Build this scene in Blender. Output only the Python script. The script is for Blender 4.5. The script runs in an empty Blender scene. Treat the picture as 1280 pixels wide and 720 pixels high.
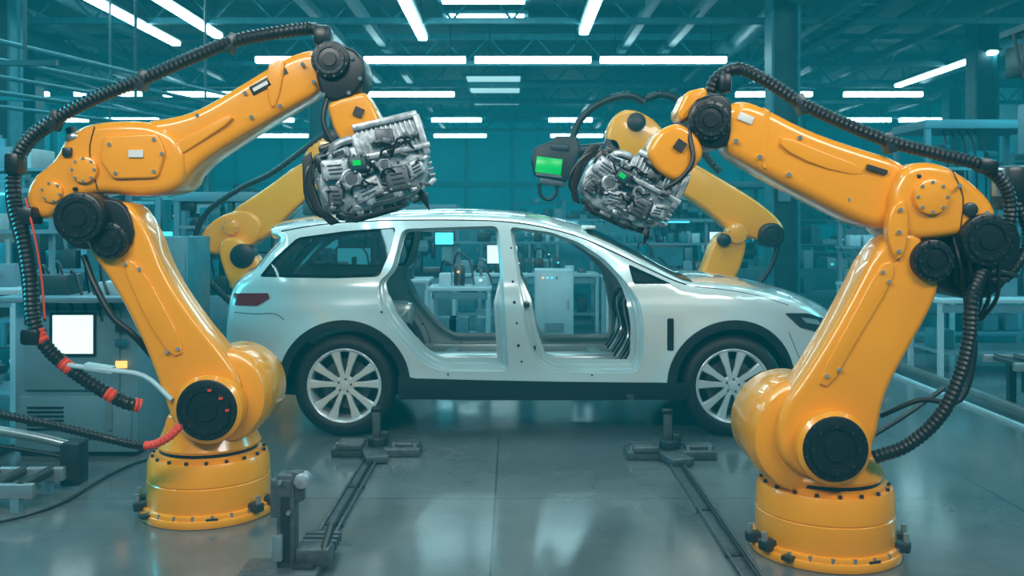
import bpy, bmesh, math, random
import numpy as np
from mathutils import Vector, Matrix, Euler
from mathutils.geometry import delaunay_2d_cdt
random.seed(7)
scene=bpy.context.scene
pi=math.pi
# ---------------------------------------------------------------- materials
def mat(name,col,rough=.5,metal=0,coat=0,var=.06,nscale=6,bump=0,emis=None,estr=0,alpha=1,spec=.5):
    m=bpy.data.materials.new(name); m.use_nodes=True
    nt=m.node_tree; b=nt.nodes['Principled BSDF']
    b.inputs['Roughness'].default_value=rough; b.inputs['Metallic'].default_value=metal
    b.inputs['Coat Weight'].default_value=coat; b.inputs['Coat Roughness'].default_value=.05
    b.inputs['Specular IOR Level'].default_value=spec
    b.inputs['Alpha'].default_value=alpha
    tc=nt.nodes.new('ShaderNodeTexCoord'); n=nt.nodes.new('ShaderNodeTexNoise')
    n.inputs['Scale'].default_value=nscale; n.inputs['Detail'].default_value=4
    nt.links.new(tc.outputs['Object'],n.inputs['Vector'])
    r=nt.nodes.new('ShaderNodeValToRGB')
    r.color_ramp.elements[0].position=.3; r.color_ramp.elements[1].position=.7
    r.color_ramp.elements[0].color=[max(0,c*(1-var)) for c in col]+[1]
    r.color_ramp.elements[1].color=[min(1,c*(1+var)) for c in col]+[1]
    nt.links.new(n.outputs['Fac'],r.inputs['Fac']); nt.links.new(r.outputs['Color'],b.inputs['Base Color'])
    if bump:
        bp=nt.nodes.new('ShaderNodeBump'); bp.inputs['Strength'].default_value=bump; bp.inputs['Distance'].default_value=.01
        nt.links.new(n.outputs['Fac'],bp.inputs['Height']); nt.links.new(bp.outputs['Normal'],b.inputs['Normal'])
    if emis:
        b.inputs['Emission Color'].default_value=(*emis,1); b.inputs['Emission Strength'].default_value=estr
    return m
YEL=mat('robot_orange_paint',(.93,.335,.006),.26,coat=.5,var=.04,nscale=3)
BLK=mat('black_plastic',(.008,.010,.012),.34,var=.3,nscale=9)
HOSE=mat('hose_rubber',(.008,.009,.011),.40,var=.3,nscale=20)
DGR=mat('dark_grey_metal',(.045,.055,.06),.36,metal=.6,var=.2)
ALU=mat('cast_aluminium',(.40,.44,.46),.38,metal=.55,var=.35,nscale=25,bump=.3)
ALD=mat('dark_cast_metal',(.11,.125,.135),.42,metal=.6,var=.3,nscale=20)
STL=mat('steel',(.45,.48,.49),.3,metal=.8,var=.12)
RED=mat('red_rubber',(.75,.05,.02),.5)
STK=mat('warning_label',(.02,.02,.02),.5)
WHT=mat('white_label',(.7,.7,.66),.5)
PAINT=mat('pearl_white_paint',(.76,.82,.80),.16,metal=.20,coat=1,var=.012,nscale=2)
PRIM=mat('primer_white_metal',(.58,.68,.68),.24,metal=.25,var=.05,nscale=5)
CLAD=mat('black_cladding',(.010,.016,.019),.42,var=.15,nscale=30)
TYRE=mat('tyre_rubber',(.010,.012,.013),.55,var=.3,nscale=30)
RIM=mat('alloy_silver',(.82,.85,.85),.22,metal=.4,coat=.6,var=.03)
GLS=mat('tinted_glass',(.012,.035,.04),.03,alpha=.62,var=.1,spec=.8)
WSH=mat('windscreen_glass',(.010,.025,.03),.03,alpha=.85,var=.1,spec=.8)
TAIL=mat('tail_lamp_red',(.25,.008,.012),.12,coat=.8)
HEAD=mat('headlamp_dark',(.03,.04,.045),.06,coat=1)
LENS=mat('headlamp_reflector',(.7,.8,.82),.1,metal=.7)
CAB=mat('cabinet_grey',(.12,.24,.29),.42,var=.08)
CABL=mat('cabinet_light',(.36,.55,.60),.42,var=.06)
TDK=mat('dark_teal_metal',(.010,.048,.06),.45,var=.25)
TMD=mat('teal_metal',(.02,.16,.20),.45,var=.2)
WALLM=mat('teal_wall_paint',(.03,.45,.55),.6,var=.12,nscale=.6)
CEILM=mat('ceiling_dark_teal',(.008,.09,.11),.7,var=.25,nscale=1.5)
SCRN=mat('screen_glow',(.8,.95,.95),.3,emis=(.72,.97,1),estr=1.1)
GRN=mat('green_indicator',(.0,.30,.05),.25,emis=(.0,.8,.12),estr=.45)
LMP=mat('tube_light',(1,1,1),.3,emis=(.55,.94,1),estr=19)
PNL=mat('panel_light_dim',(.6,.8,.8),.3,emis=(.5,.9,.95),estr=1.1)
CYL=mat('cyan_indicator',(.1,.6,.7),.3,emis=(.1,.8,1),estr=1.4)
WARM=mat('warm_indicator',(.6,.3,.1),.3,emis=(1,.4,.1),estr=2)

# floor
FL=bpy.data.materials.new('polished_concrete'); FL.use_nodes=True
nt=FL.node_tree; b=nt.nodes['Principled BSDF']; N=nt.nodes.new; L=nt.links.new
tc=N('ShaderNodeTexCoord'); n1=N('ShaderNodeTexNoise'); n1.inputs['Scale'].default_value=.8; n1.inputs['Detail'].default_value=10; n1.inputs['Roughness'].default_value=.72
n2=N('ShaderNodeTexNoise'); n2.inputs['Scale'].default_value=14; n2.inputs['Detail'].default_value=6
L(tc.outputs['Object'],n1.inputs['Vector']); L(tc.outputs['Object'],n2.inputs['Vector'])
r1=N('ShaderNodeValToRGB'); r1.color_ramp.elements[0].position=.3; r1.color_ramp.elements[1].position=.72
r1.color_ramp.elements[0].color=(.072,.088,.092,1); r1.color_ramp.elements[1].color=(.15,.17,.172,1)
L(n1.outputs['Fac'],r1.inputs['Fac'])
br=N('ShaderNodeTexBrick'); br.offset=0; br.inputs['Scale'].default_value=1; br.inputs['Brick Width'].default_value=3.0; br.inputs['Row Height'].default_value=2.4
br.inputs['Mortar Size'].default_value=.007; br.inputs['Mortar Smooth'].default_value=.3
br.inputs['Color1'].default_value=(1,1,1,1); br.inputs['Color2'].default_value=(.93,.93,.93,1); br.inputs['Mortar'].default_value=(.45,.45,.45,1)
mp=N('ShaderNodeMapping'); mp.inputs['Location'].default_value=(.1,.15,0); L(tc.outputs['Object'],mp.inputs['Vector']); L(mp.outputs['Vector'],br.inputs['Vector'])
mx=N('ShaderNodeMix'); mx.data_type='RGBA'; mx.blend_type='MULTIPLY'; mx.inputs['Factor'].default_value=1
L(r1.outputs['Color'],mx.inputs[6]); L(br.outputs['Color'],mx.inputs[7]); L(mx.outputs[2],b.inputs['Base Color'])
rr=N('ShaderNodeMapRange'); rr.inputs['To Min'].default_value=.05; rr.inputs['To Max'].default_value=.26; L(n1.outputs['Fac'],rr.inputs['Value']); L(rr.outputs['Result'],b.inputs['Roughness'])
b.inputs['Specular IOR Level'].default_value=.75
bp=N('ShaderNodeBump'); bp.inputs['Strength'].default_value=.04; bp.inputs['Distance'].default_value=.01; L(n2.outputs['Fac'],bp.inputs['Height']); L(bp.outputs['Normal'],b.inputs['Normal'])

# ---------------------------------------------------------------- mesh builder
def catmull(pts,step,closed=False):
    P=[Vector(p) for p in pts]; n=len(P); out=[]
    rng=range(n) if closed else range(n-1)
    for i in rng:
        p0=P[(i-1)%n] if closed or i>0 else P[0]*2-P[1]
        p1=P[i]; p2=P[(i+1)%n]
        p3=P[(i+2)%n] if closed or i+2<n else P[-1]*2-P[-2]
        k=max(1,int(round((p2-p1).length/step)))
        for j in range(k):
            t=j/k
            out.append(.5*((2*p1)+(p2-p0)*t+(2*p0-5*p1+4*p2-p3)*t*t+(3*p1-p0-3*p2+p3)*t**3))
    if not closed: out.append(P[-1])
    return out
def chaikin(pts,it=2,k=.25):
    P=[Vector(p) for p in pts]
    for _ in range(it):
        Q=[]
        for i in range(len(P)):
            a=P[i]; c=P[(i+1)%len(P)]
            Q+=[a.lerp(c,k),a.lerp(c,1-k)]
        P=Q
    return P
def rcorner(pts,r,n=5):
    P=[Vector(p) for p in pts]; out=[]
    for i,p in enumerate(P):
        a=P[i-1]-p; c=P[(i+1)%len(P)]-p
        d=min(r,a.length*.45,c.length*.45)
        s=p+a.normalized()*d; e=p+c.normalized()*d
        for k in range(n+1):
            t=k/n; out.append(s*(1-t)**2+p*2*t*(1-t)+e*t*t)
    return out
def inset(poly,a):
    n=len(poly); area=sum(poly[i][0]*poly[(i+1)%n][1]-poly[(i+1)%n][0]*poly[i][1] for i in range(n))
    sg=1 if area>0 else -1; out=[]
    for i in range(n):
        p=Vector(poly[i]); e0=(p-Vector(poly[i-1])); e1=(Vector(poly[(i+1)%n])-p)
        e0=e0.normalized() if e0.length>1e-9 else e1.normalized(); e1=e1.normalized() if e1.length>1e-9 else e0
        n0=Vector((-e0.y,e0.x))*sg; n1=Vector((-e1.y,e1.x))*sg
        nn=(n0+n1)
        nn=nn.normalized() if nn.length>1e-6 else n0
        c=max(.6,nn.dot(n0)); out.append(p+nn*(a/c))
    return out
class B:
    def __init__(s,origin=(0,0,0)):
        s.v=[];s.f=[];s.m=[];s.mats=[];s.o=Vector(origin);s.M=None
    def raw(s,vs,fs,mt):
        if mt not in s.mats: s.mats.append(mt)
        mi=s.mats.index(mt); k=len(s.v)
        for p in vs:
            p=Vector(p)
            if s.M is not None: p=s.M@p
            s.v.append(p-s.o)
        for f in fs: s.f.append([i+k for i in f]); s.m.append(mi)
    def bm(s,bm,mt,M=None):
        if M is not None: bm.transform(M)
        bm.verts.index_update()
        s.raw([v.co.copy() for v in bm.verts],[[v.index for v in f.verts] for f in bm.faces],mt); bm.free()
    def box(s,c,size,mt,rot=(0,0,0),bev=0,seg=2):
        bm=bmesh.new(); bmesh.ops.create_cube(bm,size=1); bmesh.ops.scale(bm,vec=Vector(size),verts=bm.verts)
        if bev: bmesh.ops.bevel(bm,geom=bm.edges[:],offset=min(bev,min(size)*.45),segments=seg,affect='EDGES',profile=.5)
        s.bm(bm,mt,Matrix.Translation(Vector(c))@Euler(rot).to_matrix().to_4x4())
    def cyl(s,p0,p1,r0,mt,r1=None,seg=32,bev=0):
        p0=Vector(p0);p1=Vector(p1);d=p1-p0;Ln=d.length; r1=r0 if r1 is None else r1
        if bev:
            b=min(bev,Ln*.45)
            prof=[(0,0),(r0-b,0),(r0-b*.3,b*.3),(r0,b),(r1,Ln-b),(r1-b*.3,Ln-b*.3),(r1-b,Ln),(0,Ln)]
        else: prof=[(0,0),(r0,0),(r1,Ln),(0,Ln)]
        s.lathe(prof,p0,d,mt,seg)
    def lathe(s,prof,p0,d,mt,seg=32):
        q=Vector((0,0,1)).rotation_difference(Vector(d).normalized()); p0=Vector(p0); vs=[];fs=[];idx=[]
        for r,h in prof:
            if r<1e-6: idx.append([len(vs)]); vs.append(p0+q@Vector((0,0,h)))
            else:
                idx.append(list(range(len(vs),len(vs)+seg)))
                for k in range(seg):
                    a=2*pi*k/seg; vs.append(p0+q@Vector((r*math.cos(a),r*math.sin(a),h)))
        for a,c in zip(idx,idx[1:]):
            for k in range(seg):
                k2=(k+1)%seg
                if len(a)==1 and len(c)==1: break
                if len(a)==1: fs.append([a[0],c[k2],c[k]])
                elif len(c)==1: fs.append([a[k],a[k2],c[0]])
                else: fs.append([a[k],a[k2],c[k2],c[k]])
        s.raw(vs,fs,mt)
    def prism(s,poly,y0,y1,mt,bev=.02,taper=None,n=4):
        poly=[Vector(p) for p in poly]; loops=[]
        for k in range(n+1):
            t=k/n*pi/2; loops.append((inset(poly,bev*(1-math.sin(t))),y0+bev*(1-math.cos(t))))
        for k in range(n,-1,-1):
            t=k/n*pi/2; loops.append((inset(poly,bev*(1-math.sin(t))),y1-bev*(1-math.cos(t))))
        m=len(poly); vs=[]; ym=(y0+y1)/2
        for lp,y in loops:
            for p in lp:
                yy=y if taper is None else ym+(y-ym)*taper(p.x,p.y)
                vs.append((p.x,yy,p.y))
        fs=[]
        for a in range(len(loops)-1):
            for i in range(m):
                j=(i+1)%m; fs.append([a*m+i,a*m+j,(a+1)*m+j,(a+1)*m+i])
        fs.append(list(range(m))[::-1]); fs.append([(len(loops)-1)*m+i for i in range(m)])
        s.raw(vs,fs,mt)
    def tube(s,pts,r,mt,seg=12,step=None,rib=0,band=None,bmat=None,smooth=True):
        st=step or max(r*.7,.012)
        P=catmull(pts,st) if smooth else [Vector(p) for p in pts]
        n=len(P); prev=None; rings=[]
        for i,p in enumerate(P):
            t=(P[min(i+1,n-1)]-P[max(i-1,0)]).normalized()
            if prev is None:
                prev=t.orthogonal().normalized()
            prev=(prev-t*prev.dot(t)).normalized(); c=t.cross(prev)
            rr=r*(1-(rib if i%2 else 0))
            rings.append([p+(prev*math.cos(2*pi*k/seg)+c*math.sin(2*pi*k/seg))*rr for k in range(seg)])
        vs=[v for q in rings for v in q]; fa=[];fb=[]
        for i in range(n-1):
            tgt=fa
            if band and any(a<=i/n<=b for a,b in band): tgt=fb
            for k in range(seg):
                k2=(k+1)%seg; tgt.append([i*seg+k,i*seg+k2,(i+1)*seg+k2,(i+1)*seg+k])
        fa.append(list(range(seg))[::-1]); fa.append([(n-1)*seg+k for k in range(seg)])
        s.raw(vs,fa,mt)
        if fb: s.raw(vs,fb,bmat)
    def bolts(s,c,R,n,mt,r=.012,h=.015,d=(0,-1,0),a0=0):
        c=Vector(c); d=Vector(d).normalized(); u=d.orthogonal().normalized(); w=d.cross(u)
        for k in range(n):
            a=a0+2*pi*k/n; p=c+(u*math.cos(a)+w*math.sin(a))*R
            s.cyl(p-d*.004,p+d*h,r,mt,seg=8)
    def done(s,name,parent=None,angle=33):
        me=bpy.data.meshes.new(name); me.from_pydata([tuple(v) for v in s.v],[],s.f)
        for m in s.mats: me.materials.append(m)
        me.polygons.foreach_set('material_index',s.m); me.polygons.foreach_set('use_smooth',[True]*len(s.f))
        me.update(); me.set_sharp_from_angle(angle=math.radians(angle))
        o=bpy.data.objects.new(name,me); scene.collection.objects.link(o)
        if parent: o.parent=parent
        else: o.location=s.o
        return o
def empty(name,loc):
    e=bpy.data.objects.new(name,None); e.location=loc; e.empty_display_size=.2; scene.collection.objects.link(e); return e

# elevation drawing helper: survey reading (u,v) on the vertical plane y=d -> metres
F=1150.; H=1.65
def E2(u,v,d): s=F/d; return Vector(((u-640)/s,H-(v-275)/s))
def E3(u,v,d): p=E2(u,v,d); return Vector((p.x,d,p.y))
def EP(pts,d): return [E2(u,v,d) for u,v in pts]

# ---------------------------------------------------------------- room
b=B((0,20,0)); b.box((0,18,-.05),(30,44,.1),FL); b.done('floor')
b=B((0,20,5.9)); b.box((0,18,5.95),(30,44,.1),CEILM); b.done('ceiling')
b=B((0,40,0)); b.box((0,40.1,2.95),(30,.2,5.9),WALLM)
for x in range(-14,15,2): b.box((x,39.96,2.95),(.12,.1,5.9),TMD)
b.box((0,39.95,3.2),(30,.12,.2),TMD); b.done('wall_back')
for sx,nm in((-1,'wall_left'),(1,'wall_right')):
    b=B((sx*15,18,0)); b.box((sx*15.1,18,2.95),(.2,44,5.9),WALLM)
    for y in range(0,40,3): b.box((sx*14.95,y,2.95),(.12,.25,5.9),TMD)
    b.done(nm)
b=B((0,20,5))
for y in (9,12.2,15.4,19.6,22.8,26,30,34):
    b.box((0,y,5.55),(29.6,.10,.12),TMD); b.box((0,y,4.98),(29.6,.10,.10),TMD)
    for k in range(-14,15):
        x=k; b.tube([(x,y,5.0),(x+.5,y,5.55),(x+1,y,5.0)],.025,TMD,seg=6,smooth=False)
for x in (-12,-8.4,-3.4,-2.6,2.3,3.2,6.1,8,12.2):
    b.box((x,21,5.22),(.14,30,.16),CAB)
b.done('roof_truss')
b=B((0,20,5))
for x,r in ((-9.6,.16),(-7.4,.1),(4.6,.2),(7.1,.1),(10.5,.18)): b.cyl((x,8,5.3),(x,38,5.3),r,CAB,seg=14)
for x in (-10.5,5.4):
    for yy in range(9,38,2): b.cyl((x,yy,5.0),(x,yy,5.9),.02,TDK,seg=6)
    b.box((x-.2,22,4.95),(.04,30,.1),TMD); b.box((x+.2,22,4.95),(.04,30,.1),TMD)
    for yy in range(16,74): b.box((x,yy*.5,4.93),(.4,.05,.03),TMD)
b.done('ceiling_pipework')
def column(x,y):
    b=B((x,y,0)); w=.42
    b.box((x-w/2,y,2.9),(.04,.4,5.8),TMD); b.box((x+w/2,y,2.9),(.04,.4,5.8),TMD); b.box((x,y,2.9),(w,.06,5.8),TDK)
    b.box((x,y,.06),(.6,.6,.12),TDK); b.box((x,y-.05,2.2),(.2,.12,.5),CAB); b.done('steel_column')
for x,y in ((4.35,14.8),(-8.2,14.8),(9.2,18),(-4.6,22),(-11,21),(4.6,24),(12,25),(-4.6,32),(5,33),(-10,30),(10,32),(8.0,12.2)): column(x,y)
def tube_x(x0,x1,y,z=4.9,bright=True):
    b=B(((x0+x1)/2,y,z)); m=LMP if bright else PNL
    b.box(((x0+x1)/2,y,z),(x1-x0,.15,.11),m,bev=.01); b.box(((x0+x1)/2,y,z+.085),(x1-x0+.05,.2,.05),TDK)
    for x in (x0+.3,x1-.3): b.cyl((x,y,z+.06),(x,y,5.9),.012,TDK,seg=6)
    b.done('strip_light')
def tube_y(x,y0,y1,z=4.9):
    b=B((x,(y0+y1)/2,z))
    b.box((x,(y0+y1)/2,z),(.15,y1-y0,.06),LMP,bev=.01); b.box((x,(y0+y1)/2,z+.06),(.24,y1-y0+.05,.05),TDK)
    for y in (y0+.3,y1-.3): b.cyl((x,y,z+.06),(x,y,5.9),.012,TDK,seg=6)
    b.done('strip_light')
for x0,x1 in ((-5.2,-3.1),(-3.0,-.95),(-.75,1.6),(1.8,4.35)): tube_x(x0,x1,18.7)
for x0,x1 in ((-11.3,-9.6),(-9,-7.05),(-3.75,-1.5),(5.8,7.75),(8.6,10.6),(-14,-12)): tube_x(x0,x1,23.8)
for x0,x1 in ((-8.1,-7.1),(-2.6,-1),(10.5,12.3),(12.6,14.6),(1.2,2.6),(-14.5,-11.5)): tube_x(x0,x1,29.9)
for x0,x1 in ((-10,-7.5),(-3,-1),(1.5,3.5),(7,9.5),(-6,-4.2)): tube_x(x0,x1,35.5)
for x,y0,y1 in ((-6.2,12,17),(-5.2,12,16.3),(-1.6,11.5,16.5),(1.25,11.5,16),(9.35,17.8,22.3),(9.35,11,15.5),(-10,11,16)): tube_y(x,y0,y1)
for x,y0,y1 in ((-1.6,2,9),(1.6,2,9),(-5.6,1,9),(5.6,1,9)): tube_y(x,y0,y1,5.2)
for y in (14.3,15.8,22.5,24.5,27):
    b=B((-.5,y,5.1)); b.box((-.45,y,5.1),(1.3,.55,.06),LMP if y<16 else PNL,bev=.01); b.box((-.45,y,5.15),(1.45,.68,.06),TMD)
    b.cyl((-1,y,5.15),(-1,y,5.9),.012,TDK,seg=6); b.cyl((.1,y,5.15),(.1,y,5.9),.012,TDK,seg=6); b.done('panel_light')

# ---------------------------------------------------------------- car
YC=7.9
WR=(-1.275,.39); WF=(1.68,.388)
def lerpt(z,tab):
    for (a,va),(c,vc) in zip(tab,tab[1:]):
        if z<=c:
            t=max(0,(z-a)/(c-a)); return va+(vc-va)*t
    return tab[-1][1]
def sm(z,tab,h=.03): return (lerpt(z-h,tab)+2*lerpt(z,tab)+lerpt(z+h,tab))/4
WT=[(.2,.885),(.36,.914),(.50,.904),(.66,.916),(.82,.934),(.98,.936),(1.06,.916),(1.16,.897),(1.30,.845),(1.50,.755),(1.70,.655),(1.9,.55)]
def W0(x,z):
    w=sm(z,WT,.022)
    if x>1.35: w-=.25*((x-1.35)/1.1)**2.3
    if x<-1.45: w-=.17*((-1.45-x)/.78)**2.3
    for c in (WR,WF):
        d=math.hypot(x-c[0],z-c[1]); w+=.022*math.exp(-((d-.46)/.09)**2)
    return w
def ct(u,v,e=0):
    x,z=(u-640)/165,(547-v)/165
    for _ in range(5):
        d=YC-(W0(x,z)-e); s=F/d; x=(u-640)/s; z=H-(v-275)/s
    return Vector((x,z))
top_px=[(345,492),(315,480),(292,462),(284,447),(283,430),(284,405),(287,380),(292,361),(302,348),(318,337),(334,319),(349,302),(350,298),(340,293),(339,287),(352,282),(380,277),(420,273),(480,269),(540,267.5),(600,268),(650,271.5),(690,279),(725,289),(760,303),(800,323),(840,344),(862,352),(900,355),(940,361),(985,372),(1014,384),(1033,399),(1042,418),(1043,440),(1038,462),(1020,480),(998,490)]
TOP=catmull([ct(u,v,.09) for u,v in top_px],.03)
TA=np.array([[p.x,p.y] for p in TOP])
def dist_line(A,x,z):
    a=A[:-1];c=A[1:];d=c-a;p=np.array([x,z]);t=np.clip(((p-a)*d).sum(1)/(d*d).sum(1).clip(1e-12),0,1)
    q=a+d*t[:,None]-p; return float(np.sqrt((q*q).sum(1)).min())
FR=.09
def W(x,z):
    w=W0(x,z); d=dist_line(TA,x,z)
    if d<FR: w-=FR*(1-math.sqrt(max(0,1-(1-d/FR)**2)))
    return w
def arc(c,r,a0,a1,n=28): return [Vector((c[0]+r*math.cos(math.radians(a0+(a1-a0)*k/n)),c[1]+r*math.sin(math.radians(a0+(a1-a0)*k/n)))) for k in range(n+1)]
ZS=.285
body=[p for p in TOP]+[Vector((2.15,.30))]+arc(WF,.445,-12,192)+[Vector((x,ZS)) for x in np.linspace(1.2,-.8,40)]+arc(WR,.445,-12,192)
def pip(P,x,z):
    x1=P[:,0];z1=P[:,1];x2=np.roll(x1,-1);z2=np.roll(z1,-1)
    c=((z1>z)!=(z2>z)); 
    with np.errstate(divide='ignore',invalid='ignore'): xi=(x2-x1)*(z-z1)/(z2-z1)+x1
    return bool((c&(x<xi)).sum()%2)
def panel(b,outline,holes,off,mt,h=.035,fine=False,rim=.0,sides=(-1,1)):
    loops=[[Vector(p) for p in outline]]+[[Vector(p) for p in q] for q in holes]
    A=[np.array([[p.x,p.y] for p in l]) for l in loops]
    vs=[];es=[]
    for l in loops:
        k=len(vs); vs+=l; es+=[(k+i,k+(i+1)%len(l)) for i in range(len(l))]
    cl=[np.vstack([a,a[:1]]) for a in A]
    def inside(x,z): return pip(A[0],x,z) and not any(pip(a,x,z) for a in A[1:])
    x0,z0=A[0].min(0);x1,z1=A[0].max(0)
    if fine:
        for a in (.008,.022,.045):
            for q in inset([Vector(q) for q in TOP],a):
                if inside(q.x,q.y) and dist_line(TA,q.x,q.y)>a*.8 and all(dist_line(c,q.x,q.y)>.006 for c in cl): vs.append(q)
    j=0;z=z0
    while z<z1:
        x=x0+(j%2)*h/2
        while x<x1:
            if inside(x,z) and all(dist_line(c,x,z)>(h*.5) for c in cl) and not(fine and dist_line(TA,x,z)<.06): vs.append(Vector((x,z)))
            x+=h
        z+=h*.87;j+=1
    V,_,Fc,*_r=delaunay_2d_cdt([Vector((p[0],p[1])) for p in vs],es,[],0,1e-5)
    fs=[]
    for f in Fc:
        c=(V[f[0]]+V[f[1]]+V[f[2]])/3
        if inside(c.x,c.y): fs.append(list(f))
    ws=[W(p.x,p.y)+off for p in V]
    for sd in sides:
        b.raw([(p.x,YC+sd*w,p.y) for p,w in zip(V,ws)],fs if sd<0 else [f[::-1] for f in fs],mt)
        if rim:
            for l in loops: jamb(b,l,[(0,-rim)],off,mt,(sd,))
def jamb(b,loop,steps,off,mt,sides=(-1,1),up=1):
    rings=[(loop,off)]
    for a,d in steps:
        q=inset(loop,a) if a else loop
        if up!=1 and a:
            q2=[]
            for p0,p1 in zip(loop,q):
                t=max(0,min(1,(p0.y-1.02)/.2)); q2.append(p0.lerp(p1,1+(up-1)*t))
            q=q2
        rings.append((q,off+d))
    w=[W(p.x,p.y) for p in loop]; m=len(loop)
    for sd in sides:
        vs=[]
        for lp,o in rings: vs+=[(p.x,YC+sd*(w[i]+o),p.y) for i,p in enumerate(lp)]
        fs=[]
        for r in range(len(rings)-1):
            for i in range(m):
                j=(i+1)%m; fs.append([r*m+i,r*m+j,(r+1)*m+j,(r+1)*m+i])
        b.raw(vs,fs,mt)
def cpoly(px,r=.05,step=.03,e=0):
    P=rcorner([ct(u,v,e) for u,v in px],r)
    out=[]
    for i in range(len(P)):
        a=P[i];c=P[(i+1)%len(P)];Ln=(c-a).length
        if Ln<1e-4: continue
        k=max(1,int(Ln/step))
        out+=[a.lerp(c,t/k) for t in range(k)]
    return out
rear_op=cpoly([(503,286),(623,282),(629,345),(632,400),(636,464),(548,464),(524,450),(500,424),(480,398),(471,372),(473,352),(489,338)],.06)
front_op=cpoly([(637,283),(688,290),(724,303),(756,324),(785,355),(800,378),(805,408),(804,448),(795,466),(690,466),(670,452),(657,415),(650,372),(646,340)],.05)
q_win=cpoly([(324,346),(343,323),(372,297),(430,289),(495,284),(489,312),(474,346),(420,348)],.035)
f_win=cpoly([(785,330),(840,355),(792,355)],.02)
car=empty('suv_car',(0,YC,0)); O=(0,YC,0)
b=B(O)
panel(b,body,[rear_op,front_op,q_win,f_win],0,PAINT,fine=True)
def seg_mat(x,z,i):
    if ct(864,352,.09).x>x>ct(735,294,.09).x and z>1.1: return 'w'
    if x<ct(352,300,.09).x-.0 and ct(318,337,.09).y<z<ct(350,301,.09).y: return 'g'
    if z<.6 and abs(x)>1.8: return 'c'
    return 'p'
NT=20; n=len(TOP); rows=[]
for i,p in enumerate(TOP):
    t=(TOP[min(i+1,n-1)]-TOP[max(i-1,0)]).normalized(); nn=Vector((-t.y,t.x))
    wo=W0(p.x,p.y)-FR
    amp=.05+.14*abs(nn.x)**2*(1 if nn.x>0 else .5)
    if seg_mat(p.x,p.y,i)=='w': amp=.07
    rows.append([(p.x+nn.x*amp*(1-(k/NT*2-1)**2),YC+wo*(k/NT*2-1),p.y+nn.y*amp*(1-(k/NT*2-1)**2)) for k in range(NT+1)])
vs=[q for r in rows for q in r]; fsd={'p':[],'w':[],'g':[],'c':[],'b':[]}
for i in range(n-1):
    mid=(TOP[i]+TOP[i+1])/2; m=seg_mat(mid.x,mid.y,i)
    for k in range(NT):
        mm=m
        if m in 'wg' and (k in (0,NT-1)): mm='b'
        fsd[mm].append([i*(NT+1)+k,i*(NT+1)+k+1,(i+1)*(NT+1)+k+1,(i+1)*(NT+1)+k])
for k,mt in (('p',PAINT),('w',WSH),('g',GLS),('c',CLAD),('b',BLK)): b.raw(vs,fsd[k],mt)
ST=[(0,-.018),(.016,-.022),(.026,-.06),(.045,-.064),(.052,-.12),(.085,-.125)]
jamb(b,rear_op,ST,0,PRIM,up=.3); jamb(b,front_op,ST,0,PRIM,up=.3)
for l in (q_win,f_win): jamb(b,l,[(0,-.02),(.022,-.022)],0,BLK)
b.done('body_shell',car,50)
def on(u,v,o=0,sd=-1,e=0):
    p=ct(u,v,e); return Vector((p.x,YC+sd*(W(p.x,p.y)+o),p.y))
b=B(O)
for sd in (-1,1):
    for ln,rw in (([(868,358),(905,362),(945,369),(985,381)],.0028),([(985,415),(992,432),(1000,452)],.0028),([(294,390),(320,392),(345,392),(356,400)],.0028),([(340,293),(352,300),(335,320),(325,334)],.0028),
        ([(352,289),(400,281),(460,276.5),(520,275),(600,275.5),(650,279),(690,286.5),(726,297),(762,313),(800,331),(836,348),(858,356)],.006)):
        P=catmull([Vector((*ct(u,v,.02),0)) for u,v in ln],.03)
        b.tube([(p.x,YC+sd*(W(p.x,p.y)-.0005),p.y) for p in P],rw,BLK,seg=6,smooth=False)
    for (u,v,r) in ((639,310,.008),(641,352,.010),(643,378,.012),(646,404,.009),(648,432,.012),(652,452,.008),(477,390,.009),(498,440,.009),(560,468,.008),(740,469,.008)):
        p=on(u,v,-.004,sd); b.cyl(p,p+Vector((0,sd*.007,0)),r,DGR,seg=12)
    for (u,v) in ((658,382),(666,436),(806,392),(806,440)):
        p=on(u,v,.0,sd); p.y-=sd*.05; b.box(p,(.05,.04,.035),DGR,bev=.006); b.cyl(p-Vector((0,0,.03)),p+Vector((0,0,.03)),.01,STL,seg=8)
b.done('hinges_and_shut_lines',car)
b=B(O)
panel(b,q_win,[],-.012,GLS,h=.08); panel(b,f_win,[],-.012,GLS,h=.08)
b.done('side_glass',car)
b=B(O)
panel(b,cpoly([(498,468),(520,473),(600,475),(700,477),(800,478),(862,478),(862,499),(760,500),(600,500),(498,499)],.02),[],.012,CLAD,h=.07,rim=.02)
for c in (WR,WF):
    panel(b,arc(c,.505,-8,188,40)+arc(c,.437,188,-8,40),[],.014,CLAD,h=.04,rim=.03)
panel(b,cpoly([(286,437),(320,445),(352,452),(354,470),(350,488),(330,484),(300,465),(287,452)],.02),[],.012,CLAD,h=.06,rim=.02)
panel(b,cpoly([(998,466),(1016,460),(1034,454),(1034,464),(1020,477),(1000,487),(994,484)],.02),[],.012,CLAD,h=.06,rim=.02)
panel(b,cpoly([(834,398),(842,398),(842,438),(834,438)],.01),[],.008,BLK,h=.03,rim=.01)
b.done('lower_cladding',car)
b=B(O)
panel(b,cpoly([(293,366),(336,366),(338,373),(322,382),(292,381)],.01,e=.02),[],.006,TAIL,h=.04,rim=.01)
b.done('tail_lamps',car)
b=B(O)
panel(b,cpoly([(980,391),(1008,391),(1028,397),(1038,409),(1022,415),(999,409)],.02,e=.02),[],.006,HEAD,h=.04,rim=.01)
panel(b,cpoly([(1000,396),(1020,399),(1026,406),(1006,403)],.01,e=.02),[],.010,LENS,h=.03)
b.box((2.38,YC,.72),(.12,.9,.2),BLK,bev=.03); b.done('head_lamps',car)
b=B(O)
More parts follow.
